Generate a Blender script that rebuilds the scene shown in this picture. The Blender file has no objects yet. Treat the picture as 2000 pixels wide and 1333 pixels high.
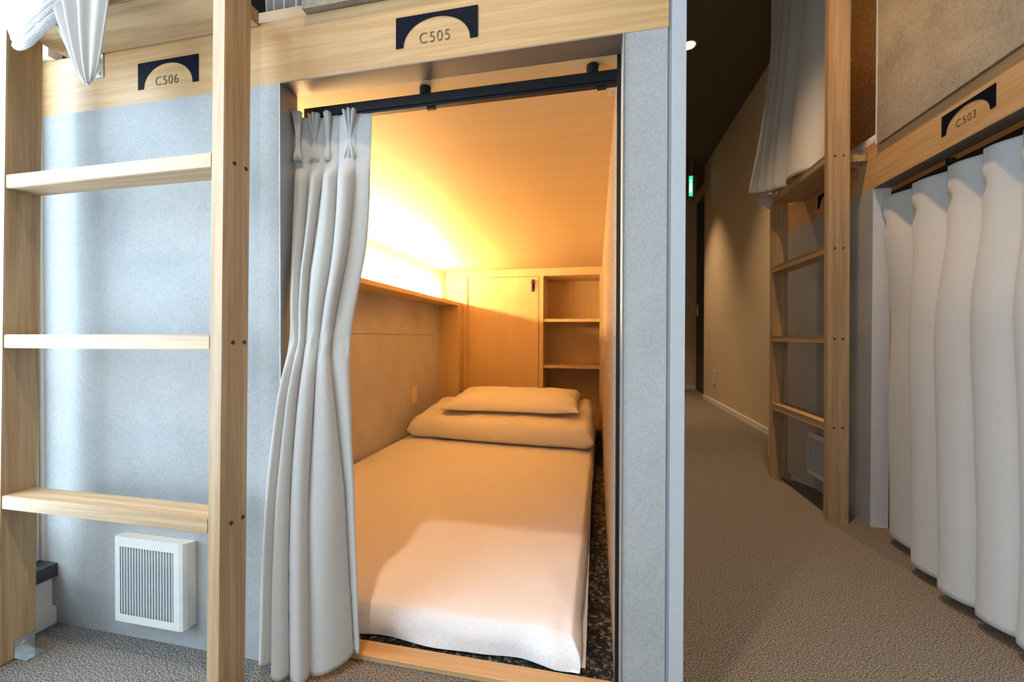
import bpy, bmesh, math, random
from mathutils import Vector, Matrix, noise
S = bpy.context.scene
random.seed(4)

# ------------------------------------------------------------------ camera
f_px, yaw, pitch, roll = 795.5, -0.204691, -0.00789484, 0.00216
fwd = Vector((math.sin(yaw)*math.cos(pitch), math.cos(yaw)*math.cos(pitch), math.sin(pitch)))
rt = Vector((math.cos(yaw), -math.sin(yaw), 0)); up = rt.cross(fwd)
r2 = rt*math.cos(roll)+up*math.sin(roll); u2 = up*math.cos(roll)-rt*math.sin(roll)
cam = bpy.data.cameras.new('camera'); cam.sensor_width = 36; cam.lens = f_px/2000*36
cam.clip_start = 0.02; cam.clip_end = 100
cam.dof.use_dof = True; cam.dof.focus_distance = 0.95; cam.dof.aperture_fstop = 4.5
co = bpy.data.objects.new('camera', cam); S.collection.objects.link(co)
M = Matrix((( r2.x, u2.x, -fwd.x, 0), (r2.y, u2.y, -fwd.y, 0), (r2.z, u2.z, -fwd.z, 0.70), (0,0,0,1)))
co.matrix_world = M
S.camera = co

# ------------------------------------------------------------------ world, colour, lights
S.view_settings.view_transform = 'Standard'; S.view_settings.look = 'None'
S.view_settings.gamma = 1; S.view_settings.exposure = 0.0; S.view_settings.use_curve_mapping = False
W = bpy.data.worlds.new('sky'); S.world = W; W.use_nodes = True
bg = W.node_tree.nodes['Background']; bg.inputs[0].default_value = (0.80, 0.90, 1.0, 1); bg.inputs[1].default_value = 3.0

def area(name, loc, rot, sx, sy, power, col, spread=180):
    l = bpy.data.lights.new(name, 'AREA'); l.shape = 'RECTANGLE'; l.size = sx; l.size_y = sy
    l.energy = power; l.color = col; l.spread = math.radians(spread)
    o = bpy.data.objects.new(name, l); S.collection.objects.link(o); o.location = loc; o.rotation_euler = rot
    return o
# daylight outside the big window on the left
area('daylight', (-1.66, -1.25, 1.15), (0, math.radians(-90), 0), 2.0, 2.9, 70, (0.56, 0.79, 1.0))
area('daylight', (-1.62, .34, 1.25), (0, math.radians(-90), 0), 2.2, .46, 38, (0.60, 0.82, 1.0))

def spot(loc, power, col=(1.0, 0.70, 0.42), ang=84, blend=1.0):
    l = bpy.data.lights.new('downlight_beam', 'SPOT'); l.energy = power; l.color = col
    l.spot_size = math.radians(ang); l.spot_blend = blend; l.shadow_soft_size = 0.03
    o = bpy.data.objects.new('downlight_beam', l); S.collection.objects.link(o); o.location = loc
    return o
DL = [(-.34, .06), (.60, 1.40), (.61, 2.98), (.72, 4.65), (-.62, -1.3), (.60, -.3)]
DLP = [112, 118, 110, 165, 10, 60]
for k, ((x, y), p) in enumerate(zip(DL, DLP)):
    spot((x, y, 2.675), p, (1.0, .78, .56) if k in (0, 4) else (1.0, .63, .33), 72 if k == 3 else 84)

# ------------------------------------------------------------------ materials
def nt(name):
    m = bpy.data.materials.new(name); m.use_nodes = True
    t = m.node_tree; return m, t, t.nodes['Principled BSDF']
def N(t, kind, **kw):
    n = t.nodes.new(kind)
    for k, v in kw.items():
        if k in n.inputs: n.inputs[k].default_value = v
        else: setattr(n, k, v)
    return n
def ramp(t, fac, stops):
    r = t.nodes.new('ShaderNodeValToRGB'); e = r.color_ramp.elements
    while len(e) < len(stops): e.new(.5)
    for i, (p, c) in enumerate(stops): e[i].position = p; e[i].color = (*c, 1)
    t.links.new(fac, r.inputs[0]); return r.outputs[0]
def coords(t, scale=(1,1,1), rot=(0,0,0)):
    tc = t.nodes.new('ShaderNodeTexCoord'); mp = t.nodes.new('ShaderNodeMapping')
    mp.inputs['Scale'].default_value = scale; mp.inputs['Rotation'].default_value = rot
    t.links.new(tc.outputs['Object'], mp.inputs[0]); return mp.outputs[0]
def bump(t, b, h, strength, dist=.002):
    n = t.nodes.new('ShaderNodeBump'); n.inputs['Strength'].default_value = strength; n.inputs['Distance'].default_value = dist
    t.links.new(h, n.inputs['Height']); t.links.new(n.outputs[0], b.inputs['Normal'])

def wood(name, axis, c0, c1, c2, rough=.5, fine=1.0, cath=1.0):
    """grain running along axis"""
    m, t, b = nt(name)
    s = [34*fine]*3; s['xyz'.index(axis)] = 1.1*fine
    v = coords(t, s)
    n1 = N(t, 'ShaderNodeTexNoise', Scale=1.0, Detail=3.0, Roughness=.5, Distortion=.6*cath); t.links.new(v, n1.inputs['Vector'])
    mul = N(t, 'ShaderNodeMath', operation='MULTIPLY'); mul.inputs[1].default_value = 7.0; t.links.new(n1.outputs[0], mul.inputs[0])
    fr = N(t, 'ShaderNodeMath', operation='PINGPONG'); fr.inputs[1].default_value = 1.0; t.links.new(mul.outputs[0], fr.inputs[0])
    s2 = [520]*3; s2['xyz'.index(axis)] = 14
    n2 = N(t, 'ShaderNodeTexNoise', Scale=1.0, Detail=2.0); t.links.new(coords(t, s2), n2.inputs['Vector'])
    mx = N(t, 'ShaderNodeMix'); mx.data_type = 'FLOAT'; mx.inputs[0].default_value = .6
    t.links.new(fr.outputs[0], mx.inputs[2]); t.links.new(n2.outputs[0], mx.inputs[3])
    c = ramp(t, mx.outputs[0], [(.28, c0), (.5, c1), (.70, c2)])
    t.links.new(c, b.inputs['Base Color']); b.inputs['Roughness'].default_value = rough
    bump(t, b, mx.outputs[0], .12, .0006)
    return m
ASH = ((.375,.235,.115), (.455,.30,.158), (.515,.355,.20))
ashz = wood('ash_upright', 'z', *ASH)
ashx = wood('ash_lengthwise', 'x', *ASH)
ashy = wood('ash_crosswise', 'y', *ASH)
OAK = ((.465,.27,.11), (.51,.305,.132), (.555,.345,.158))
oakx = wood('oak_veneer_beam', 'x', *OAK, fine=1.6, cath=.4)
oaky = wood('oak_veneer_beam_side', 'y', *OAK, fine=1.6, cath=.4)
PLY = ((.565,.40,.205), (.585,.42,.22), (.60,.435,.23))
plyz = wood('birch_plywood', 'z', *PLY, rough=.55, fine=.7, cath=.3)
plyx = wood('birch_plywood_level', 'x', *PLY, rough=.55, fine=.7, cath=.3)

def board(name, c, var=.12, s=3.0, fleck=250, rough=.8, bmp=.25):
    m, t, b = nt(name)
    n1 = N(t, 'ShaderNodeTexNoise', Scale=s, Detail=5.0, Roughness=.6); t.links.new(coords(t), n1.inputs['Vector'])
    n2 = N(t, 'ShaderNodeTexNoise', Scale=float(fleck), Detail=2.0); t.links.new(coords(t), n2.inputs['Vector'])
    mx = N(t, 'ShaderNodeMix'); mx.data_type = 'FLOAT'; mx.inputs[0].default_value = .4
    t.links.new(n1.outputs[0], mx.inputs[2]); t.links.new(n2.outputs[0], mx.inputs[3])
    lo = tuple(x*(1-var) for x in c); hi = tuple(min(1, x*(1+var)) for x in c)
    t.links.new(ramp(t, mx.outputs[0], [(.35, lo), (.65, hi)]), b.inputs['Base Color'])
    b.inputs['Roughness'].default_value = rough
    bump(t, b, n2.outputs[0], bmp, .001)
    return m
cement = board('grey_cement_board', (.35,.355,.353), .17)
cement_in = board('grey_cement_board_inside', (.47,.46,.47), .20)
felt = board('grey_felt_board', (.32,.27,.20), .28, 5, 130, .95, .6)
white = board('white_painted', (.80,.80,.79), .02)
beige = board('cream_wallpaper', (.66,.57,.44), .04, 3, 300)
dark = board('dark_brown_ceiling', (.105,.088,.072), .05)
backw = board('pale_plaster', (.62,.60,.56), .03)
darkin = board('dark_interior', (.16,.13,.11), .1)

def carpet(name, stops, scale=420, big=.0, strength=.6):
    m, t, b = nt(name)
    n1 = N(t, 'ShaderNodeTexNoise', Scale=float(scale), Detail=3.0, Roughness=.7); t.links.new(coords(t), n1.inputs['Vector'])
    n2 = N(t, 'ShaderNodeTexVoronoi', Scale=scale*.9); t.links.new(coords(t), n2.inputs['Vector'])
    c = ramp(t, n1.outputs[0], stops); t.links.new(c, b.inputs['Base Color'])
    b.inputs['Roughness'].default_value = 1.0; b.inputs['Specular IOR Level'].default_value = .1
    bump(t, b, n2.outputs[0], strength, .004)
    return m
floor_m = carpet('loop_carpet', [(.42, (.045,.04,.036)), (.5, (.17,.158,.142)), (.58, (.38,.352,.315))], 380)
wallcar = carpet('wall_carpet', [(.40, (.13,.10,.07)), (.5, (.31,.245,.18)), (.60, (.54,.45,.34))], 330)
speck = carpet('speckled_carpet', [(.44, (.012,.012,.014)), (.54, (.035,.035,.033)), (.62, (.16,.15,.12)), (.7,(.24,.23,.19))], 95, strength=.5)

def cloth(name, c, weave=900, bm=.25, trans=0.0, wr=0.0):
    m, t, b = nt(name)
    n1 = N(t, 'ShaderNodeTexNoise', Scale=float(weave), Detail=2.0); t.links.new(coords(t, (1,1,.25)), n1.inputs['Vector'])
    lo = tuple(x*.9 for x in c); hi = tuple(min(1, x*1.08) for x in c)
    t.links.new(ramp(t, n1.outputs[0], [(.35, lo), (.65, hi)]), b.inputs['Base Color'])
    b.inputs['Roughness'].default_value = .85; b.inputs['Sheen Weight'].default_value = .15
    if wr:
        n2 = N(t, 'ShaderNodeTexNoise', Scale=7.0, Detail=4.0, Distortion=1.2); t.links.new(coords(t), n2.inputs['Vector'])
        bump(t, b, n2.outputs[0], wr, .02)
    else: bump(t, b, n1.outputs[0], bm, .0006)
    return m
curt = cloth('greige_curtain_cloth', (.57,.565,.55), 1400, .06)
sheet = cloth('white_cotton', (.84,.83,.84), 700, 0, 0, .10)
sheet2 = cloth('white_duvet_cotton', (.82,.80,.76), 700, 0, 0, .28)

def metal(name, c, rough, brushed=None):
    m, t, b = nt(name); b.inputs['Metallic'].default_value = 1; b.inputs['Base Color'].default_value = (*c, 1); b.inputs['Roughness'].default_value = rough
    if brushed:
        s = [300]*3; s['xyz'.index(brushed)] = 2
        n = N(t, 'ShaderNodeTexNoise', Scale=1.0, Detail=2.0); t.links.new(coords(t, s), n.inputs['Vector'])
        bump(t, b, n.outputs[0], .15, .0004)
    return m
alu = metal('brushed_aluminium', (.46,.48,.49), .55, 'z')
alux = metal('brushed_aluminium_head', (.22,.215,.21), .6, 'x')
zinc = metal('zinc_plated_steel', (.75,.80,.82), .3)
def plain(name, c, rough=.5, spec=.5):
    m, t, b = nt(name)
    n = N(t, 'ShaderNodeTexNoise', Scale=60.0); t.links.new(coords(t), n.inputs['Vector'])
    t.links.new(ramp(t, n.outputs[0], [(.3, tuple(x*.96 for x in c)), (.7, c)]), b.inputs['Base Color'])
    b.inputs['Roughness'].default_value = rough; b.inputs['Specular IOR Level'].default_value = spec
    return m
alupaint = plain('silver_painted_profile', (.66,.69,.72), .4)
black = plain('black_enamel', (.006,.006,.007), .45, .3)
navy = plain('navy_vinyl', (.0022,.0035,.013), .6, .08)
ink = plain('black_lettering', (.03,.025,.025), .5)
plastic = plain('white_plastic', (.74,.73,.70), .35)
grey_gap = plain('dark_vent_inside', (.03,.033,.036), .6)
plug_m = plain('dark_screw_recess', (.05,.03,.018), .6)
stone = board('dark_sill_stone', (.045,.045,.05), .4, 30, 200, .35, .1)
grout = plain('grey_sealant', (.30,.32,.34), .6)
doorblack = plain('black_door_face', (.012,.012,.016), .4)
def emit(name, c, s):
    m, t, b = nt(name); b.inputs['Emission Color'].default_value = (*c, 1); b.inputs['Emission Strength'].default_value = s
    b.inputs['Base Color'].default_value = (*c, 1); return m
led = emit('warm_led_strip', (1.0, .60, .245), 780)
led2 = emit('warm_led_strip_side_bunks', (1.0, .58, .20), 60)
lampface = emit('downlight_face', (1.0, .78, .5), 18)
green = emit('green_exit_face', (.05, .75, .35), 1.6)
def glass(name):
    m, t, b = nt(name); t.nodes.remove(b)
    g = t.nodes.new('ShaderNodeBsdfTransparent'); gl = N(t, 'ShaderNodeBsdfGlossy', Roughness=.02); mx = t.nodes.new('ShaderNodeMixShader')
    mx.inputs[0].default_value = .06; t.links.new(g.outputs[0], mx.inputs[1]); t.links.new(gl.outputs[0], mx.inputs[2])
    t.links.new(mx.outputs[0], t.nodes['Material Output'].inputs[0]); return m
pane_m = glass('window_glass')

# ------------------------------------------------------------------ mesh helpers
def empty(name, loc, label, cat, group=None):
    o = bpy.data.objects.new(name, None); o.empty_display_size = .05; S.collection.objects.link(o); o.location = loc
    o['label'] = label; o['category'] = cat
    if group: o['group'] = group
    return o
def link(name, bm, mat, parent=None, smooth=False, label=None):
    bmesh.ops.recalc_face_normals(bm, faces=bm.faces[:])
    me = bpy.data.meshes.new(name); bm.to_mesh(me); bm.free()
    for p in me.polygons: p.use_smooth = smooth
    me.materials.append(mat)
    o = bpy.data.objects.new(name, me); S.collection.objects.link(o)
    if parent:
        o.parent = parent; o.matrix_parent_inverse = Matrix.Translation(-world_loc(parent))
    if label: o['label'] = label
    return o
def world_loc(o):
    # everything is built in world coordinates; only the root empties carry a location
    v = Vector(o.location)
    return v if o.parent is None else Vector((0, 0, 0))
def struct(o): o['kind'] = 'structure'; return o
def bx(bm, x0, x1, y0, y1, z0, z1, bev=0.0, seg=1):
    r = bmesh.ops.create_cube(bm, size=1.0); vs = r['verts']
    for v in vs:
        v.co = Vector(((x0+x1)/2+v.co.x*(x1-x0), (y0+y1)/2+v.co.y*(y1-y0), (z0+z1)/2+v.co.z*(z1-z0)))
    if bev > 0:
        es = list({e for v in vs for e in v.link_edges})
        bmesh.ops.bevel(bm, geom=es, offset=bev, segments=seg, affect='EDGES', profile=.7)
def box(name, x0, x1, y0, y1, z0, z1, mat, parent=None, bev=0.0, seg=1, label=None):
    bm = bmesh.new(); bx(bm, min(x0,x1), max(x0,x1), min(y0,y1), max(y0,y1), z0, z1, bev, seg)
    return link(name, bm, mat, parent, False, label)
def cyl(bm, p0, p1, r, n=16, r1=None):
    p0, p1 = Vector(p0), Vector(p1); d = p1-p0
    q = d.to_track_quat('Z', 'Y').to_matrix().to_4x4()
    bmesh.ops.create_cone(bm, cap_ends=True, segments=n, radius1=r, radius2=r if r1 is None else r1, depth=d.length,
                          matrix=Matrix.Translation((p0+p1)/2) @ q)
def tagged(o, label, cat, group=None):
    o['label'] = label; o['category'] = cat
    if group: o['group'] = group
    return o

# ------------------------------------------------------------------ the room
YA, XC, XL, XB = .746, 1.0, -1.33, 1.222      # near bunk face, side bunk face, window wall, cream wall
ZC = 2.70
struct(box('floor', -2.0, 2.6, -2.7, 6.2, -.10, 0, floor_m))
struct(box('ceiling', -1.5, 2.6, -2.7, 6.2, ZC, ZC+.1, dark))
struct(box('wall_back', -1.5, 2.6, -2.8, -2.7, 0, ZC, backw))
struct(box('wall_far', .0, 2.6, 5.95, 6.05, 0, ZC, beige))
bm = bmesh.new(); bx(bm, XB, XB+.10, 2.66, 5.09, 0, ZC); struct(link('wall_right', bm, beige))
struct(box('wall_recess', 1.345, 1.42, 5.09, 5.95, 0, ZC, beige))
struct(box('baseboard_right', XB-.008, XB, 2.66, 5.09, 0, .045, white))
struct(box('baseboard_far', .05, 1.33, 5.942, 5.95, 0, .05, white))
struct(box('wall_corridor_left', .05, .148, 3.6, 5.95, 0, ZC, beige))
struct(box('wall_side', 2.5, 2.6, -2.7, 6.2, 0, ZC, darkin))
d = struct(box('door_1', 1.325, 1.345, 5.12, 5.93, .01, 2.52, doorblack))
bm = bmesh.new(); cyl(bm, (1.30, 5.75, 1.0), (1.30, 5.75, 1.14), .008); cyl(bm, (1.30,5.75,1.02),(1.33,5.75,1.02),.006); cyl(bm, (1.30,5.75,1.12),(1.33,5.75,1.12),.006)
link('door_handle', bm, zinc, d)
# window wall on the left
struct(box('wall_left', -1.42, -1.305, -2.7, YA-.001, 0, .115, white))
struct(box('baseboard_left', -1.305, -1.292, -2.7, YA-.001, 0, .042, white))
struct(box('wall_left_upper', -1.42, XL, -2.7, YA+.3, 2.55, ZC, white))
struct(box('trim_sill', -1.42, -1.289, -2.7, YA-.001, .115, .147, stone))
wf = bpy.data.objects.new('window_1', None); S.collection.objects.link(wf); wf.location = (-1.37, -.9, .147); wf['kind'] = 'structure'
bm = bmesh.new()
for y0, y1 in ((.700, .7455), (-.52, -.46), (-1.70, -1.64), (-2.7, -2.65)): bx(bm, -1.40, -1.345, y0, y1, .147, 2.55, .002)
bx(bm, -1.40, -1.345, -2.65, .700, .147, .178, .002); bx(bm, -1.40, -1.345, -2.65, .700, 2.50, 2.55, .002)
bx(bm, -1.392, -1.352, -2.65, .700, .225, .238, .001)
link('window_frame', bm, alupaint, wf)
for y0, y1 in ((-.46, .700), (-1.64, -.52), (-2.65, -1.70)):
    box('window_pane', -1.375, -1.370, y0, y1, .178, 2.50, pane_m, wf)
# a grey parapet outside, low behind the glass
struct(box('parapet', -1.58, -1.48, -2.7, .74, -.2, .235, board('outside_concrete', (.30,.31,.31), .15)))

# ------------------------------------------------------------------ near bunk unit (facing the camera)
A = empty('capsule_bunk', (-.6, YA, 0), 'grey two-storey sleeping capsule unit with the open lit lower berth, facing the camera', 'bunk unit')
box('header_beam', XL, .120, YA, .79, 1.237, 1.370, oakx, A)
box('front_panel', XL, -.657, YA, .776, 0, 1.237, cement, A, label='wide panel behind the near ladder')
box('front_panel', .0452, .1185, YA+.0005, .776, 0, 1.237, cement, A, label='narrow panel right of the opening')
box('upper_panel', -.593, .120, YA-.013, .76, 1.372, ZC, felt, A)
box('upper_panel', XL, -1.287, YA-.013, .76, 1.372, ZC, white, A)
box('corner_post', .126, .148, YA-.003, 3.6, 0, ZC, plain('grey_painted_post', (.44,.465,.49), .4), A)
box('joint_strip', .1185, .126, YA+.004, .79, 0, ZC, grout, A)
bm = bmesh.new()
bx(bm, -.657, -.6552, YA-.0015, .796, 0, 1.2385); link('door_jamb', bm, alu, A)
bm = bmesh.new(); bx(bm, .0434, .0452, YA-.0015, .796, 0, 1.2385); link('door_jamb', bm, alu, A)
bm = bmesh.new(); bx(bm, -.6552, .0434, YA-.0015, .796, 1.235, 1.2372); link('door_head', bm, alux, A)
box('berth_ceiling', -1.25, .09, .797, 3.5, 1.2373, 1.26, plyx, A)
box('lower_wall', -1.25, -1.2, .797, 3.5, 0, .718, cement_in, A)
box('lower_wall', -1.25, -1.2005, .797, 3.5, .7205, .95, cement_in, A)
box('upper_wall', -1.25, -1.2, .797, 3.5, .95, 1.2373, white, A)
box('front_wall_inside', -1.2, -.657, .777, .797, 0, 1.2373, plyz, A)
box('carpeted_wall', .038, .075, .806, 3.5, 0, 1.2373, wallcar, A)
box('carpet_edge_trim', .0362, .0432, .797, .8058, 0, 1.2373, black, A)
box('side_wall', .075, .1255, .777, 3.6, 0, ZC, cement, A)
box('back_wall', -1.25, .12, 3.5, 3.6, 0, ZC, plyz, A)
box('berth_floor', -1.2, .047, .834, 3.5, -.001, .006, speck, A)
box('threshold', -.655, .043, .792, .834, 0, .013, oakx, A, .0015)
# light shelf along the left wall
sh = box('light_shelf', -1.2, -1.05, .80, 3.108, .948, .975, plyx, A, .001)
box('light_batten', -1.1995, -1.168, 1.23, 2.99, .9755, .998, white, A)
box('light_strip', -1.192, -1.175, 1.25, 2.97, .9985, 1.008, led, A, label='glowing warm light strip')
box('pillar', -1.2, -1.04, 3.0, 3.108, .006, .9475, plyz, A)
# upper berth of the near unit: dark inside
box('upper_sill_board', -1.287, -.593, .782, .80, 1.371, 1.425, oakx, A)
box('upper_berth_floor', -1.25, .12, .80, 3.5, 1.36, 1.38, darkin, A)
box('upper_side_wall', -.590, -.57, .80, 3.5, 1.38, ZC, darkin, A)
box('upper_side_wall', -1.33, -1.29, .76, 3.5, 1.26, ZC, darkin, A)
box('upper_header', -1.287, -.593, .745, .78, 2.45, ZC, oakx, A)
# concealed box outside of the window corner
struct(box('wall_corner', -1.42, -1.331, YA, 3.6, 0, ZC, backw))

# ------------------------------------------------------------------ side bunk unit (right of the corridor)
YJ, YE, YO = 1.747, 2.655, 1.03
C = empty('capsule_bunk', (XC+.4, 1.2, 0), 'grey capsule unit along the right of the corridor, lower berth curtain closed', 'bunk unit')
box('header_beam', XC, XC+.045, -2.68, YE, 1.256, 1.402, oaky, C)
box('front_panel', XC, XC+.03, YJ+.002, YE, 0, 1.256, cement, C, label='panel behind the far ladder')
box('front_panel', XC, XC+.03, -2.68, YO-.002, 0, 1.256, cement, C)
box('upper_panel', XC-.010, XC+.02, -2.68, 1.716, 1.4035, ZC, felt, C)
box('panel_edge_trim', XC-.012, XC+.021, 1.716, 1.721, 1.4035, ZC, alupaint, C)
bm = bmesh.new()
bx(bm, XC-.0015, XC+.055, YJ, YJ+.002, 0, 1.256); link('door_jamb', bm, alupaint, C)  # metal jamb given pale paint; its colour stands in for a bright reflection
bm = bmesh.new(); bx(bm, XC-.0015, XC+.055, YO-.002, YO, 0, 1.256); link('door_jamb', bm, alu, C)
bm = bmesh.new(); bx(bm, XC-.0015, XC+.055, YO, YJ, 1.2535, 1.2558); link('door_head', bm, alux, C)
box('berth_ceiling', XC+.055, 2.3, YO-.2, YE, 1.2558, 1.28, plyz, C)
box('berth_wall', XC+.056, 2.3, YJ+.05, YJ+.08, 0, 1.2558, cement_in, C)
box('berth_wall', XC+.056, 2.3, YO-.2, YO-.17, 0, 1.2558, cement_in, C)
box('back_wall', 2.3, 2.34, -2.68, YE, 0, ZC, plyz, C)
box('end_wall', XC+.03, 2.34, YE-.02, YE, 0, ZC, cement, C)
box('corner_post', XC-.004, XC+.02, YE-.012, YE+.006, 0, ZC, alupaint, C)
box('light_shelf', 2.15, 2.3, YO-.17, YJ+.05, .95, .975, plyz, C)
box('light_strip', 2.26, 2.28, YO-.15, YJ, .9755, .987, led2, C)
# its upper berth, lit
box('upper_sill_board', XC+.034, XC+.05, 1.722, YE-.02, 1.4025, 1.45, oaky, C)
box('upper_berth_floor', XC+.05, 2.3, -2.68, YE-.02, 1.38, 1.40, speck, C)
box('carpeted_wall', XC+.025, 2.3, YE-.05, YE-.021, 1.402, ZC, wallcar, C)
box('upper_side_wall', XC+.021, 2.3, 1.60, 1.63, 1.402, ZC, plyz, C)
box('upper_berth_ceiling', XC+.021, 2.3, 1.63, YE-.05, 2.62, 2.64, plyz, C)
box('upper_light_shelf', 2.15, 2.3, 1.64, YE-.06, 2.2, 2.225, plyz, C)
box('upper_light_strip', 2.26, 2.28, 1.66, YE-.08, 2.226, 2.238, led2, C)

# ------------------------------------------------------------------ locker at the foot of the near berth
L = empty('locker', (-.45, 3.11, .006), 'blond plywood locker with a tall door and open shelves behind the pillow', 'cabinet')
yc, yb = 3.11, 3.46
bm = bmesh.new()
bx(bm, -1.195, -1.012, yc, yc+.02, .007, 1.235)       # scribe and left stile
bx(bm, -1.012, -.995, yc+.012, yb, .007, 1.19)
bx(bm, -1.012, .0375, yc, yc+.018, 1.176, 1.235)       # head
bx(bm, -.434, -.402, yc, yb, .007, 1.176)             # divider
bx(bm, .022, .0375, yc, yb, .007, 1.176)
bx(bm, -1.195, .0375, yb, yb+.015, .007, 1.235)
bx(bm, -1.012, .03, yc+.02, yb, .007, .03)
bx(bm, -1.012, .03, yc+.02, yb, 1.176, 1.19)
link('locker_body', bm, plyz, L)
dr = box('locker_door', -.990, -.438, yc-.002, yc+.016, .034, 1.172, plyz, L, .001)
bm = bmesh.new()
bx(bm, -.492, -.470, yc-.006, yc-.002, 1.055, 1.150, .0015); cyl(bm, (-.481, yc-.006, 1.128), (-.481, yc-.024, 1.128), .012, 20); bx(bm, -.486, -.476, yc-.022, yc-.010, 1.075, 1.12, .002)
link('latch', bm, black, dr, label='black turn latch')
box('shelf', -.4015, .0215, yc+.012, yb, .823, .845, plyx, L); box('shelf', -.4015, .0215, yc+.012, yb, .468, .490, plyx, L)

# ------------------------------------------------------------------ ladders
def ladder(name_loc, to_w, rung_z, top_z, gap, depth, lean, label, seed):
    """local frame: u across the rungs, v from the corridor towards the bunk; to_w maps (u, v, z) to the room"""
    t = empty('bunk_ladder', name_loc, label, 'ladder')
    th = .029
    def quadbox(bm, u0, u1, v0, v1, z0, z1, bev=.0015):
        r = bmesh.ops.create_cube(bm, size=1.0)
        for v in r['verts']:
            u = (u0+u1)/2+v.co.x*(u1-u0); w = (v0+v1)/2+v.co.y*(v1-v0); z = (z0+z1)/2+v.co.z*(z1-z0)
            v.co = Vector(to_w(u, w+lean*z, z))
        es = list({e for v in r['verts'] for e in v.link_edges})
        bmesh.ops.bevel(bm, geom=es, offset=bev, segments=2, affect='EDGES')
    for u0 in (-th, gap):
        bm = bmesh.new(); quadbox(bm, u0, u0+th, 0, depth, 0.0005, ZC-.25 if (u0 > 0) == (seed == 1) else (1.44 if seed == 1 else top_z-.0305)); r = link('rail', bm, ashz, t)
        for z in list(rung_z)+[top_z]:
            for v in (.022, .048 if depth < .065 else .050):
                bm = bmesh.new(); uo = u0+th if u0 > 0 else u0; s = 1 if u0 > 0 else -1
                cyl(bm, to_w(uo-s*.004, v+lean*z, z-.015), to_w(uo+s*.0004, v+lean*z, z-.015), .0042, 16); link('screw_plug', bm, plug_m, r, label='dark round screw recess')
    for z in rung_z:
        bm = bmesh.new(); quadbox(bm, 0.0003, gap-.0003, 0.001, depth-.004, z-.029, z); link('rung', bm, MW, t)
    return t, quadbox
MW = ashx
ta, qb = ladder((-.97, .65, 0), lambda u, v, z: (-1.234+u, .617+v, z), (.363, .705, 1.046), 1.393, .529, .058, .0145,
      'pale ash ladder at the left in front of the wall fan, leading up to C506', 1)
bm = bmesh.new(); qb(bm, .0003, .5287, .001, .1075, 1.363, 1.393); link('platform', bm, ashx, ta, label='wide top step board')
def bracket(x, y, z, sx, sy, par, mode):
    bm = bmesh.new()
    if mode == 'foot':
        bx(bm, x, x+.002*sx if sx > 0 else x, y, y+.032, 0.0, .042) if sx > 0 else bx(bm, x-.002, x, y, y+.032, 0, .042)
        bx(bm, x, x+.036, y, y+.032, 0.0003, .003)
        cyl(bm, (x+.002, y+.016, .026), (x+.0045, y+.016, .026), .005, 12); cyl(bm, (x+.024, y+.016, .003), (x+.024, y+.016, .0055), .005, 12)
    return link('bracket', bm, zinc, par)
bracket(-1.2335, .640, 0, 1, 1, ta, 'foot')
bm = bmesh.new(); bx(bm, -1.156, -1.134, .7435, .7455, 1.309, 1.3625); bx(bm, -1.156, -1.134, .734, .7455, 1.3615, 1.3628)
for z in (1.318, 1.345): cyl(bm, (-1.146, .7435, z), (-1.146, .7415, z), .005, 12)
link('bracket', bm, zinc, ta)

MW = ashy
tc, qc = ladder((.90, 2.02, 0), lambda u, v, z: (.862+v, 1.757+.0285+u, z), (.376, .713, 1.056), 1.403, .475, .072, -.004,
      'pale ash ladder along the right of the corridor, the hanging upper curtain draped over it', 2)
bm = bmesh.new(); qc(bm, .0003, .4747, .001, .1415, 1.373, 1.403); link('platform', bm, ashy, tc, label='wide top step board')
bm = bmesh.new(); bx(bm, .917, .949, 2.2565, 2.2585, 0, .03); bx(bm, .917, .949, 2.222, 2.2585, .0003, .003); link('bracket', bm, zinc, tc)
bm = bmesh.new(); bx(bm, .9955, .9985, 1.825, 1.845, 1.31, 1.372); bx(bm, .965, .9985, 1.825, 1.845, 1.370, 1.3725); link('bracket', bm, zinc, tc)

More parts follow.
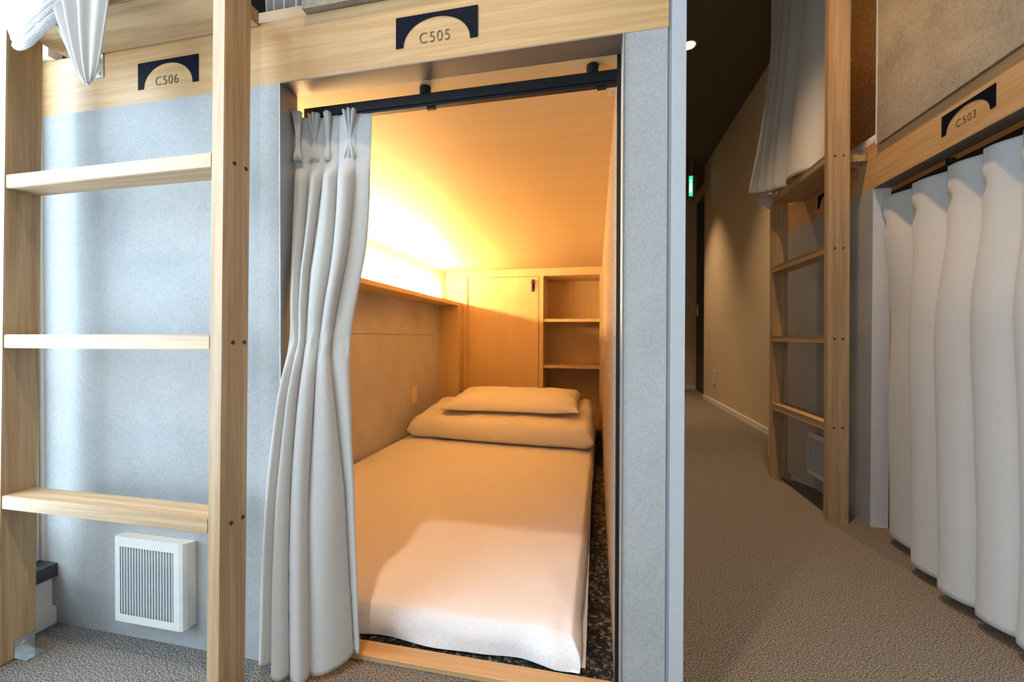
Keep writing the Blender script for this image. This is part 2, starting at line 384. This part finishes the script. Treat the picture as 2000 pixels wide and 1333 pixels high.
# ------------------------------------------------------------------ room signs
def sign(txt, org, ax, label, w=.168, h=.060):
    """org lower left corner on the beam, ax unit vector of the writing direction; letters face the viewer"""
    org, ax = Vector(org), Vector(ax); nrm = ax.cross(Vector((0,0,1)))
    t = empty('room_sign', org, label, 'sign', None)
    def P(u, v, d): return org+ax*u+Vector((0,0,v))+nrm*d
    bm = bmesh.new(); n = 40; a0, a1 = .0155, w-.0155; top = .0515
    arc = [(a0+(a1-a0)*(.5-.5*math.cos(math.pi*i/n)), top*math.sin(math.pi*i/n)**.95 if 0 < i < n else 0) for i in range(n+1)]
    out = [(0, 0)]+arc+[(w, 0), (w, h), (0, h)]
    # split into left leg, top strip and right leg so every face stays convex enough
    fr, bk = [], []
    pts_top = [(a, h) for a, b in arc]
    V0 = [bm.verts.new(P(a, b, .0012)) for a, b in arc]; V1 = [bm.verts.new(P(a, h, .0012)) for a, b in arc]
    W0 = [bm.verts.new(P(a, b, .0001)) for a, b in arc]; W1 = [bm.verts.new(P(a, h, .0001)) for a, b in arc]
    for i in range(n):
        bm.faces.new((V0[i], V0[i+1], V1[i+1], V1[i])); bm.faces.new((W0[i], W1[i], W1[i+1], W0[i+1]))
        bm.faces.new((V0[i], W0[i], W0[i+1], V0[i+1])); bm.faces.new((V1[i], V1[i+1], W1[i+1], W1[i]))
    for k, (ua, i) in enumerate(((0, 0), (w, n))):
        q = [bm.verts.new(P(ua, 0, .0012)), bm.verts.new(P(ua, h, .0012)), bm.verts.new(P(ua, 0, .0001)), bm.verts.new(P(ua, h, .0001))]
        bm.faces.new((q[0], V0[i], V1[i], q[1])); bm.faces.new((q[2], q[3], W1[i], W0[i]))
        bm.faces.new((q[0], q[1], q[3], q[2])); bm.faces.new((q[0], q[2], W0[i], V0[i])); bm.faces.new((q[1], V1[i], W1[i], q[3]))
    link('arch_panel', bm, navy, t)
    if txt:
        c = bpy.data.curves.new('tmp', 'FONT'); c.body = txt; c.size = .030; c.align_x = 'CENTER'; c.space_character = 1.12; c.extrude = .0002
        c.offset = -.0006
        o = bpy.data.objects.new('tmp', c); S.collection.objects.link(o)
        bpy.context.view_layer.update()
        me = bpy.data.meshes.new_from_object(o.evaluated_get(bpy.context.evaluated_depsgraph_get()))
        bpy.data.objects.remove(o); bpy.data.curves.remove(c)
        me.name = 'lettering'
        mt = Matrix(((ax.x*.92, 0, nrm.x, 0), (ax.y*.92, 0, nrm.y, 0), (0, 1, 0, 0), (0, 0, 0, 1)))
        for v in me.vertices: v.co = mt @ v.co + P(w/2-.003, .0035, .0006)
        me.materials.clear(); me.materials.append(ink)
        lo = bpy.data.objects.new('lettering', me); S.collection.objects.link(lo); lo.parent = t
        lo.matrix_parent_inverse = Matrix.Translation(-org); lo['label'] = 'room number '+txt
    return t
sign('C505', (-.390, YA, 1.270), (1,0,0), 'dark blue arched room sign reading C505, over the open lit berth')
sign('C506', (-1.0325, YA, 1.267), (1,0,0), 'dark blue arched room sign reading C506, behind the near ladder')
sign('C503', (XC, 1.446, 1.297), (0,-1,0), 'dark blue arched room sign reading C503, over the closed curtain')
sign('C504', (XC, 2.136, 1.297), (0,-1,0), 'dark blue arched room sign half hidden behind the far ladder')

# ------------------------------------------------------------------ wall fans
def fan(org, ax, label):
    org, ax = Vector(org), Vector(ax); n = ax.cross(Vector((0,0,1)))
    t = empty('wall_fan', org, label, 'ventilation fan')
    def P(u, v, d): return org+ax*u+Vector((0,0,v))+n*d
    w, h, dp = .198, .193, .027
    # body: box with rounded upright front edges, front plate cut as a ring of slots
    bm = bmesh.new()
    prof = [(0, 0), (0, dp-.006), (.004, dp-.001), (.008, dp), (w-.014, dp), (w-.006, dp-.002), (w-.0015, dp-.008), (w, 0)]
    lo = [bm.verts.new(P(u, .004*(1-d/dp), d)) for u, d in prof]; hi = [bm.verts.new(P(u, h-.004*(1-d/dp), d)) for u, d in prof]
    for i in range(len(prof)-1):
        if i == 3: continue
        bm.faces.new((lo[i], lo[i+1], hi[i+1], hi[i]))
    bm.faces.new(lo); bm.faces.new(hi[::-1])
    # front frame round the grille
    g0, g1, k0, k1 = .020, .169, .018, .171
    def q(a, b, c, d_): bm.faces.new([bm.verts.new(P(*x)) for x in ((a, c, dp), (b, c, dp), (b, d_, dp), (a, d_, dp))])
    q(.008, g0, 0, h); q(g1, w-.014, 0, h); q(g0, g1, 0, k0); q(g0, g1, k1, h)
    bmesh.ops.remove_doubles(bm, verts=bm.verts[:], dist=1e-5)
    link('housing', bm, plastic, t)
    bm = bmesh.new(); v = [bm.verts.new(P(*x)) for x in ((g0, k0, dp-.012), (g1, k0, dp-.012), (g1, k1, dp-.012), (g0, k1, dp-.012))]; bm.faces.new(v)
    ext = bmesh.ops.extrude_face_region(bm, geom=bm.faces[:]); 
    for e in ext['geom']:
        if isinstance(e, bmesh.types.BMVert): e.co -= n*.004
    link('backing', bm, grey_gap, t)
    bm = bmesh.new(); ns = 19
    for i in range(ns):
        u = g0+(g1-g0)*(i+.5)/ns; 
        a, b = u-.0022, u+.0016
        p = [P(a, k0, dp-.010), P(b, k0, dp-.010), P(b, k0, dp-.0005), P(a, k0, dp-.0005)]
        p2 = [x+Vector((0,0,k1-k0)) for x in p]
        vs = [bm.verts.new(x) for x in p+p2]
        for f in ((0,1,2,3), (7,6,5,4), (0,4,5,1), (1,5,6,2), (2,6,7,3), (3,7,4,0)): bm.faces.new([vs[k] for k in f])
    link('grille', bm, plain('fan_slats', (.55,.56,.56), .5), t)
    return t
fan((-1.075, YA, .055), (1,0,0), 'white square wall fan with upright slots low on the grey panel, under the near ladder')
fan((XC, 2.16, .072), (0,-1,0), 'white square wall fan behind the lowest rungs of the far ladder')

# ------------------------------------------------------------------ small fixtures
t = tagged(box('light_switch', 0.0335, .0378, 2.42, 2.50, .575, .68, plastic, None, .0015), 'small white switch plate on the carpeted wall beside the shelves', 'switch')
t = tagged(box('wall_outlet', XB-.006, XB-.0002, 4.60, 4.70, .215, .355, plastic, None, .0015), 'white socket plate low on the cream corridor wall', 'outlet')
t = tagged(box('wall_socket', -1.1998, -1.1945, 2.49, 2.58, .258, .375, plain('tan_plate', (.60,.50,.38), .5), None, .0015), 'tan socket plate on the berth wall left of the duvet', 'outlet')

ex = empty('exit_sign', (1.03, 4.92, 2.70), 'small glowing green emergency exit box hanging from the corridor ceiling', 'exit sign')
box('casing', 1.00, 1.085, 4.86, 4.98, 2.27, 2.52, plain('exit_casing', (.18,.14,.10), .5), ex, .003)
bm = bmesh.new(); bx(bm, 1.004, 1.040, 4.856, 4.8598, 2.285, 2.505); link('lit_face', bm, green, ex)
bm = bmesh.new()
cyl(bm, (1.018, 4.8555, 2.455), (1.018, 4.8562, 2.455), .009, 12)
bx(bm, 1.010, 1.028, 4.8553, 4.8562, 2.38, 2.43); bx(bm, 1.008, 1.014, 4.8553, 4.8562, 2.32, 2.38); bx(bm, 1.024, 1.032, 4.8553, 4.8562, 2.33, 2.38)
link('running_figure', bm, emit('white_exit_mark', (.8, 1, .85), 2.5), ex)
cbm = bmesh.new(); cyl(cbm, (1.04, 4.92, 2.52), (1.04, 4.92, 2.70), .003); link('hanger', cbm, alupaint, ex)

def downlight(x, y, label, vis=True):
    t = empty('ceiling_downlight', (x, y, ZC), label, 'ceiling light', 'round corridor downlights')
    bm = bmesh.new(); n = 32
    prof = [(.034, .0), (.034, -.001), (.0465, -.004), (.050, -.0015), (.050, 0)]
    rings = []
    for r, z in prof:
        rings.append([bm.verts.new((x+r*math.cos(2*math.pi*i/n), y+r*math.sin(2*math.pi*i/n), ZC+z)) for i in range(n)])
    for a, b in zip(rings, rings[1:]):
        for i in range(n): bm.faces.new((a[i], a[(i+1) % n], b[(i+1) % n], b[i]))
    link('trim_ring', bm, plain('downlight_trim', (.5,.42,.3), .4), t, True)
    bm = bmesh.new(); cyl(bm, (x, y, ZC-.001), (x, y, ZC-.006), .034, 32); link('lens', bm, lampface, t)
    return t
downlight(DL[2][0], DL[2][1], 'round lit downlight in the dark corridor ceiling beside the metal corner post')

# ------------------------------------------------------------------ curtain rods
def rod(p0, p1, mount, lab, hooks):
    t = empty('curtain_rod', ((p0[0]+p1[0])/2, (p0[1]+p1[1])/2, p0[2]), lab, 'curtain rail')
    p0, p1 = Vector(p0), Vector(p1); d = (p1-p0).normalized(); s = d.cross(Vector((0,0,1)))
    bm = bmesh.new()
    def prism(a, b, w, z0, z1):
        vs = [bm.verts.new(q+s*k+Vector((0,0,z))) for q in (a, b) for k, z in ((-w, z0), (w, z0), (w, z1), (-w, z1))]
        for f in ((0,1,2,3), (7,6,5,4), (0,4,5,1), (1,5,6,2), (2,6,7,3), (3,7,4,0)): bm.faces.new([vs[k] for k in f])
    prism(p0, p1, .009, -.001, .019); prism(p0+s*0, p1, .006, -.007, -.001)
    link('rail_profile', bm, black, t)
    for q in mount:
        bm = bmesh.new(); c = p0.lerp(p1, q); cyl(bm, c+Vector((0,0,.018)), (c.x, c.y, TOPZ), .012, 16)
        link('ceiling_mount', bm, black, t)
    for q in hooks:
        c = p0.lerp(p1, q); bm = bmesh.new(); bx(bm, c.x-.010, c.x+.010, c.y-.004, c.y+.004, c.z-.012, c.z-.007, .001); link('runner', bm, black, t)
    c = p0.lerp(p1, .985); bm = bmesh.new()
    pts = [Vector((c.x+.006*math.cos(a), c.y, c.z-.019+.007*math.sin(a))) for a in [k*math.pi/8 for k in range(17)]]
    for a, b in zip(pts, pts[1:]): cyl(bm, a, b, .0012, 6)
    link('ring', bm, zinc, t)
TOPZ = 1.2365
rod((-.652, .822, 1.200), (.0385, .822, 1.200), (.42, .93), 'black curtain rail across the top of the open berth', (.44, .955))
TOPZ = 1.2555
rod((XC+.07, YJ+.04, 1.222), (XC+.07, YO-.16, 1.222), (.3, .7), 'black curtain rail above the closed curtain of C503', (.2, .5))

# ------------------------------------------------------------------ cloth helpers
def interp(rows, v):
    """rows: list of (v, [pts]) -> list of pts, smooth (Hermite) interpolation"""
    n = len(rows)
    for k in range(n-1):
        v0, a = rows[k]; v1, b = rows[k+1]
        if v <= v1+1e-9:
            h = v1-v0; s = (v-v0)/h
            va, pa = rows[max(k-1, 0)]; vb, pb = rows[min(k+2, n-1)]
            out = []
            for i in range(len(a)):
                m0 = (b[i]-pa[i])/(v1-va)*h; m1 = (pb[i]-a[i])/(vb-v0)*h
                out.append((2*s**3-3*s*s+1)*a[i]+(s**3-2*s*s+s)*m0+(-2*s**3+3*s*s)*b[i]+(s**3-s*s)*m1)
            return out
    return rows[-1][1]
def along(pts, u):
    n = len(pts)-1; k = min(int(u*n), n-1); s = u*n-k
    p0 = pts[max(k-1, 0)]; p1 = pts[k]; p2 = pts[k+1]; p3 = pts[min(k+2, n)]
    return .5*((2*p1)+(p2-p0)*s+(2*p0-5*p1+4*p2-p3)*s*s+(3*p1-p0-3*p2+p3)*s**3)
def sheetmesh(bm, rows, nu, nv, disp):
    """grid of cloth: rows give the path, disp(u, v) gives the push along the outward normal and sideways"""
    rows = [(v, [Vector(p) for p in pts]) for v, pts in rows]
    g = []
    for j in range(nv+1):
        v = j/nv; pts = interp(rows, v); line = []
        for i in range(nu+1):
            u = i/nu; p = along(pts, u); q = along(pts, min(u+.01, 1)); r = along(pts, max(u-.01, 0))
            tg = (q-r); tg.z = 0; tg.normalize(); nr = tg.cross(Vector((0,0,1)))
            d, s, dz = disp(u, v)
            line.append(bm.verts.new(p+nr*d+tg*s+Vector((0,0,dz))))
        g.append(line)
    for j in range(nv):
        for i in range(nu): bm.faces.new((g[j][i], g[j][i+1], g[j+1][i+1], g[j+1][i]))
def finish_cloth(o, th=.0016):
    m = o.modifiers.new('thickness', 'SOLIDIFY'); m.thickness = th; m.offset = 0
def fold(u, centers, sharp=.6):
    """rounded tubes with tight valleys; centers are valley positions"""
    for a, b in zip(centers, centers[1:]):
        if a <= u <= b:
            s = (u-a)/(b-a); return abs(math.sin(math.pi*s))**sharp
    return 0
def sm(a, b, x):
    x = min(1, max(0, (x-a)/(b-a))); return x*x*(3-2*x)

def pleat(p, ax, nr, h, par, spread=.0085, depth=.012, w=.0042):
    """three cloth fingers pinched together at the waist"""
    p, ax, nr = Vector(p), Vector(ax).normalized(), Vector(nr).normalized()
    bm = bmesh.new(); nz = 14; n = 12
    for k in (-1, 0, 1):
        rings = []
        for j in range(nz+1):
            s = j/nz; z = -s*h
            pin = abs(s-.60)/.60 if s < .60 else (s-.60)/.40
            pin = pin**1.2
            off = k*(spread*pin*(1 if s < .6 else .9)+.0018)
            dd = depth*(.40+.60*pin)
            if s > .92: dd *= 1-(s-.92)*5
            ww = w*(.55+.45*pin)
            c = p+ax*off+Vector((0,0,z+(.002*(1-abs(k)) if j == 0 else 0)))
            rings.append([bm.verts.new(c+ax*ww*math.cos(2*math.pi*i/n)+nr*(dd*.5+dd*.5*math.sin(2*math.pi*i/n))) for i in range(n)])
        for a, b in zip(rings, rings[1:]):
            for i in range(n): bm.faces.new((a[i], a[(i+1) % n], b[(i+1) % n], b[i]))
        bm.faces.new(rings[0]); bm.faces.new(rings[-1][::-1])
    return link('pinch_pleat', bm, curt, par, True)

# ---- curtain of the open berth C505, drawn aside and gathered in the middle
ct = empty('curtain', (-.58, .79, 0), 'pale grey pleated curtain gathered at the left of the open berth C505', 'curtain')
rowsA = [
 (0.00, [(-.6545,.788,1.186), (-.612,.803,1.186), (-.568,.803,1.187), (-.528,.801,1.187), (-.478,.806,1.184)]),
 (0.09, [(-.6545,.788,1.078), (-.612,.797,1.078), (-.568,.797,1.078), (-.528,.796,1.078), (-.480,.803,1.078)]),
 (0.25, [(-.6545,.782,.90), (-.612,.783,.90), (-.570,.781,.90), (-.532,.782,.90), (-.487,.796,.90)]),
 (0.42, [(-.645,.768,.70), (-.616,.758,.70), (-.583,.755,.70), (-.550,.759,.70), (-.512,.777,.70)]),
 (0.56, [(-.660,.750,.54), (-.628,.740,.54), (-.588,.738,.54), (-.548,.747,.54), (-.511,.774,.54)]),
 (0.75, [(-.676,.742,.32), (-.636,.727,.32), (-.594,.726,.32), (-.551,.738,.32), (-.510,.778,.32)]),
 (1.00, [(-.686,.740,.028), (-.640,.722,.014), (-.594,.720,.012), (-.550,.736,.014), (-.508,.785,.03)]),
]
vals = [(0, [0,.19,.37,.59,.83,1]), (.12, [0,.19,.37,.59,.83,1]), (.30, [0,.17,.29,.62,.80,1]), (.45, [0,.22,.36,.60,.78,1]), (.7, [0,.17,.38,.60,.92,1]), (1, [0,.16,.41,.63,.98,1.0])]
def valleys(v):
    for (a, A_), (b, B_) in zip(vals, vals[1:]):
        if v <= b+1e-9:
            s = (v-a)/(b-a); return [x+(y-x)*s for x, y in zip(A_, B_)]
    return vals[-1][1]
def dispA(u, v):
    vv = valleys(v)
    k = max(i for i in range(5) if u >= vv[i]-1e-9) if u < 1 else 4
    s = (u-vv[k])/max(vv[k+1]-vv[k], 1e-4)
    f = abs(math.sin(math.pi*min(max(s, 0), 1)**1.45))**.62
    flat = 1-.75*sm(.5, 1, k/4)*(1-sm(.3, .6, v)) if k == 4 else 1
    if k == 3: flat = 1-.35*sm(.5, .9, v)
    a = .0035+.0165*sm(.088, .125, v)+.004*sm(.5, 1, v)
    waist = 1-.40*math.exp(-((v-.425)/.05)**2)
    d = f*a*flat*waist
    # asymmetric lean of each tube
    sd = .006*f*s*sm(.09, .15, v)
    d += .002*noise.noise(Vector((u*4, v*6, 1.3)))
    d += .0035*math.exp(-((v-.435)/.035)**2)*noise.noise(Vector((u*16, v*34, 4)))
    return d, sd, 0
bm = bmesh.new(); sheetmesh(bm, rowsA, 150, 150, dispA)
o = link('curtain_cloth', bm, curt, ct, True); finish_cloth(o)
for x, sp in ((-.643, .005), (-.6115, .0085), (-.578, .0025), (-.525, .010)):
    pleat((x, .799 if x > -.64 else .786, 1.192), (1,0,0), (0,-1,0), .105, ct, sp)

# ---- closed curtain of C503
cc = empty('curtain', (XC+.02, 1.3, 0), 'long closed pale grey curtain with deep folds under the sign C503', 'curtain')
NP = 7; sp = .122; y0c = 1.742
yend = y0c-NP*sp
rowsC = [
 (0.00, [(XC+.062, 1.742-(1.742-yend)*k/6, 1.214) for k in range(7)]),
 (0.12, [(XC+.059, 1.735-(1.735-yend)*k/6, 1.09) for k in range(7)]),
 (0.35, [(XC+.044, 1.705-(1.705-yend)*k/6, .80) for k in range(7)]),
 (0.70, [(XC+.020, 1.66-(1.66-yend)*k/6, .40) for k in range(7)]),
 (1.00, [(XC+.008, 1.628-(1.628-yend)*k/6, .028) for k in range(7)]),
]
valC0 = [0,.157,.32,.457,.588,.728,.869,1]; valC1 = [0,.24,.41,.558,.693,.822,.916,1.0]
def dispC(u, v):
    w = sm(.088, .40, v); wv = sm(.05, 1.0, v)
    vv = [a+(b-a)*wv for a, b in zip(valC0, valC1)]
    i = max(k for k in range(7) if u >= vv[k]-1e-9)
    s = min(max((u-vv[i])/(vv[i+1]-vv[i]), 0), 1); h = random_fold[i]
    head = .002+.036*sm(0, .05, s)*(1-sm(.25, 1.0, s))
    tube = math.sin(math.pi*s**.78)**.7
    low = tube*h*(.62+.38*v)
    pin = math.exp(-((v-.10)/.02)**2)*math.exp(-((s-.06)/.10)**2)*.010
    d = -pin+(1-w)*head+w*low+.003*noise.noise(Vector((u*14, v*6, 8)))
    return d, -.020*w*math.sin(math.pi*2*s)+.005*math.sin(v*5+i), 0
random_fold = [.026, .086, .108, .104, .100, .08, .04]
bm = bmesh.new(); sheetmesh(bm, rowsC, 240, 100, dispC)
o = link('curtain_cloth', bm, curt, cc, True); finish_cloth(o, .002)

# ---- curtain of the upper side berth, bunched over the far ladder
cu = empty('curtain', (.95, 2.25, 1.42), 'long grey curtain hanging from the upper berth over the top of the far ladder', 'curtain')
rowsU = [
 (0.00, [(.985,2.56,2.60), (.975,2.44,2.60), (.970,2.32,2.60), (.970,2.20,2.60), (.980,1.85,2.60)]),
 (0.35, [(.955,2.50,2.18), (.945,2.40,2.18), (.940,2.29,2.18), (.945,2.17,2.18), (.962,1.85,2.18)]),
 (0.70, [(.880,2.42,1.75), (.880,2.34,1.74), (.890,2.25,1.74), (.905,2.15,1.74), (.930,1.84,1.72)]),
 (1.00, [(.800,2.37,1.46), (.830,2.30,1.44), (.850,2.22,1.42), (.868,2.13,1.41), (.880,1.80,1.408)]),
]
def dispU(u, v):
    f = fold(u, [0, .2, .4, .58, .76, .9, 1.0], .5)
    if u > .90: f *= .2
    return f*(.060+.010*v)-.03, .004*math.sin(v*6+u*9), 0
bm = bmesh.new(); sheetmesh(bm, rowsU, 120, 60, dispU)
o = link('curtain_cloth', bm, curt, cu, True); finish_cloth(o)
# gathered hem tucked behind the step board
bm = bmesh.new()
sheetmesh(bm, [(0, [(.812,2.385,1.452), (.842,2.33,1.44), (.862,2.29,1.43)]), (1, [(.870,2.345,1.37), (.880,2.325,1.365), (.888,2.30,1.36)])], 30, 10,
          lambda u, v: (.010*math.sin(u*18)*(1-v), 0, 0))
o = link('hem', bm, curt, cu, True); finish_cloth(o)

# ---- white bunched curtain of C506 over the near step board
cw = empty('curtain', (-1.1, .66, 1.38), 'pale curtain bunched over the step board of the near ladder at the upper left', 'curtain')
bm = bmesh.new()
# broad fold falling over the front edge of the board to a rounded tip
sheetmesh(bm, [
 (0.0, [(-1.20,.70,1.56), (-1.15,.69,1.57), (-1.08,.69,1.57), (-1.02,.69,1.57), (-.985,.70,1.56)]),
 (0.4, [(-1.172,.612,1.40), (-1.13,.592,1.40), (-1.08,.585,1.40), (-1.03,.592,1.40), (-.998,.610,1.40)]),
 (0.7, [(-1.150,.598,1.335), (-1.128,.585,1.335), (-1.09,.580,1.34), (-1.045,.586,1.355), (-1.012,.600,1.362)]),
 (1.0, [(-1.133,.604,1.276), (-1.120,.594,1.270), (-1.088,.588,1.280), (-1.052,.592,1.305), (-1.022,.603,1.328)])],
 40, 30, lambda u, v: (.010*math.sin(u*7+v*2)*(1-.3*v)+.003*noise.noise(Vector((u*5, v*7, 2))), 0, 0))
# rolled hem band along the lower edge
for off, rad in ((0, .0065), (.012, .0065), (.022, .006)):
    pts = [Vector((x, y-off*.15, z+off)) for x, y, z in ((-1.134,.602,1.283), (-1.120,.592,1.273), (-1.088,.588,1.272), (-1.058,.589,1.289), (-1.032,.592,1.309), (-1.008,.604,1.342))]
    for k in range(50):
        a, b = along(pts, k/50), along(pts, (k+1)/50); cyl(bm, a, b, rad, 10)
# second fold hanging to a point
sheetmesh(bm, [
 (0.0, [(-1.07,.604,1.47), (-1.02,.594,1.48), (-.96,.594,1.48), (-.90,.606,1.47)]),
 (0.35, [(-1.055,.604,1.36), (-1.01,.594,1.36), (-.955,.594,1.36), (-.908,.606,1.36)]),
 (0.65, [(-1.008,.606,1.262), (-.985,.597,1.258), (-.955,.597,1.258), (-.925,.606,1.265)]),
 (0.85, [(-.986,.606,1.214), (-.972,.600,1.210), (-.955,.600,1.210), (-.937,.606,1.216)]),
 (1.0, [(-.966,.606,1.190), (-.962,.604,1.186), (-.957,.604,1.186), (-.951,.606,1.192)])],
 60, 36, lambda u, v: (.012*math.sin(u*30+2*v)*(1-.75*v)*(.6+.4*math.sin(u*5)), 0, 0))
o = link('curtain_cloth', bm, curt, cw, True); finish_cloth(o, .002)

# ---- curtain end inside the dark upper opening
cd = empty('curtain', (-.66, .84, 1.40), 'dark-looking grey curtain folds inside the upper opening beside the near ladder', 'curtain')
bm = bmesh.new()
sheetmesh(bm, [(0, [(-.80,.835,2.40), (-.72,.835,2.40), (-.62,.835,2.40)]), (1, [(-.76,.835,1.455), (-.70,.835,1.45), (-.615,.835,1.455)])], 120, 12,
          lambda u, v: (.016*math.sin(u*32), 0, 0))
o = link('curtain_cloth', bm, curt, cd, True); finish_cloth(o)

# ------------------------------------------------------------------ bedding
def soft(name, nx, ny, fn, mat, parent=None):
    """closed soft body: fn(u, v, side) -> point, side +1 top, -1 bottom"""
    bm = bmesh.new(); g = {}
    for side in (1, -1):
        for j in range(ny+1):
            for i in range(nx+1):
                edge = i in (0, nx) or j in (0, ny)
                if side == -1 and edge: g[side, i, j] = g[1, i, j]; continue
                g[side, i, j] = bm.verts.new(fn(i/nx, j/ny, side))
        for j in range(ny):
            for i in range(nx):
                f = (g[side,i,j], g[side,i+1,j], g[side,i+1,j+1], g[side,i,j+1])
                bm.faces.new(f if side == 1 else f[::-1])
    return link(name, bm, mat, parent, True)
def nz(x, y, z=0): return noise.noise(Vector((x, y, z)))
def edge(u, p=6): return max(0, 1-abs(2*u-1)**p)
bm = bmesh.new(); NX, NY, K = 110, 150, 12; g = {}
for j in range(-K, NY+K+1):
    for i in range(-K, NX+K+1):
        u = min(max(i/NX, 0), 1); v = min(max(j/NY, 0), 1)
        sx = max(-i, i-NX, 0)/K; sy = max(-j, j-NY, 0)/K; s_ = max(sx, sy)
        x = -1.165+1.112*u+.032*u*v; y = .872+2.16*v
        right, near = i > NX, j < 0
        drop = .066*s_**1.5
        ox = (.020*math.sin(min(1, sx*1.3)*math.pi/2)+.006*nz(y*10, 3.1, s_*2)*s_)*(1 if right else -1)*(sx > 0)
        oy = -(.022*math.sin(min(1, sy*1.3)*math.pi/2)+.007*nz(x*11, 7.3, s_*2)*s_+.004*math.sin(x*34+2*math.sin(x*9))*s_)*(1 if near else -1)*(sy > 0)
        cor = math.exp(-((1-u)/.05)**2)*math.exp(-(v/.03)**2)
        if s_ > 0: ox += .004*cor*s_*(right or near); oy -= .012*cor*s_*(near or right)
        z = .0815-drop+.0022*nz(x*5, y*3)-.005*math.exp(-(min(u, 1-u)/.03)**2)-.004*math.exp(-(v/.012)**2)
        z += .004*nz(x*26, y*22, 9)*cor*2
        z = max(z, .0095+.003*abs(nz(x*9, y*9)))
        g[i, j] = bm.verts.new((x+ox, y+oy, z))
for j in range(-K, NY+K):
    for i in range(-K, NX+K): bm.faces.new((g[i,j], g[i+1,j], g[i+1,j+1], g[i,j+1]))
bm.faces.new([bm.verts.new((x, y, .0085)) for x, y in ((-1.18,.86), (-.02,.86), (-.02,3.04), (-1.18,3.04))])
mt = link('mattress', bm, sheet, None, True)
tagged(mt, 'thin white futon mattress filling the floor of the lit berth', 'mattress')

def rnd(t, w, r):
    d = min(t, 1-t)*w/r
    return 1 if d >= 1 else math.sqrt(max(0, 1-(1-d)**2))
def cl(t): return .5-.5*math.cos(math.pi*t)*(.75+.25*math.cos(math.pi*t)**2)
def duvet_fn(u, v, side):
    u = min(max(cl(u), 0), 1); v = min(max(cl(v), 0), 1)
    x = -1.135+1.120*u; y = 2.26+.70*v-.10*(u-.5)*(1-v)
    e = rnd(u, 1.12, .055)*rnd(v, .74, .065)
    zt = .208+.05*sm(0, .8, v); zb = .0865
    mid = zb+(zt-zb)*.42
    z = mid+(zt-mid)*e if side > 0 else mid-(mid-zb)*e
    if side > 0:
        z += (.014*nz(x*4, y*6, 1)+.007*nz(x*13, y*9, 2))*e
        z -= .012*math.exp(-((v-.22-.05*nz(x*3, 2))/.03)**2)*(.5+nz(x*4, 1.0))*e
        # gathers at the right hand end
        z += .010*math.sin(y*46)*sm(.86, .98, u)*e
    y += .018*nz(x*3, 7.7)*(1-v)+.006*nz(x*12, 1.7)*(1-v)
    x += .014*nz(y*7, z*14)*(1 if u > .5 else -.5)*abs(2*u-1)**8
    return Vector((x, y, z))
tagged(soft('duvet', 110, 80, duvet_fn, sheet2), 'folded white duvet lying across the head of the futon, under the pillow', 'duvet')
def pillow_fn(u, v, side):
    u = min(max(cl(u), 0), 1); v = min(max(cl(v), 0), 1)
    x = -.945+.825*u; y = 2.44+.50*v
    k = (abs(2*u-1)*abs(2*v-1))**2; x += (u-.5)*.04*k; y += (v-.5)*.05*k
    e = (rnd(u, .825, .17)*rnd(v, .50, .20))**.8
    zl = .246+.032*v+.012*sm(.8, 1, u)
    z = zl+(.088*e if side > 0 else -.004*e)
    if side > 0: z += (.010*nz(x*6, y*6, 3)+.005*nz(x*15, y*12, 4))*e+.006*math.sin(y*40)*sm(.9, 1, u)
    return Vector((x, y, z))
tagged(soft('pillow', 80, 60, pillow_fn, sheet2), 'plump white pillow resting on the folded duvet', 'pillow')
def bed2_fn(u, v, side):
    x = XC+.056+.9*u; y = 1.70+.80*v
    e = (edge(u, 10)*edge(v, 8))**.5
    z = 1.47+side*.062*e+.02*nz(x*6, y*6, 5)*e*(side > 0)+.04*v*(side > 0)*e
    return Vector((x, y, z))
tagged(soft('duvet', 40, 40, bed2_fn, sheet2), 'white bedding just visible in the upper berth behind the far ladder', 'duvet')
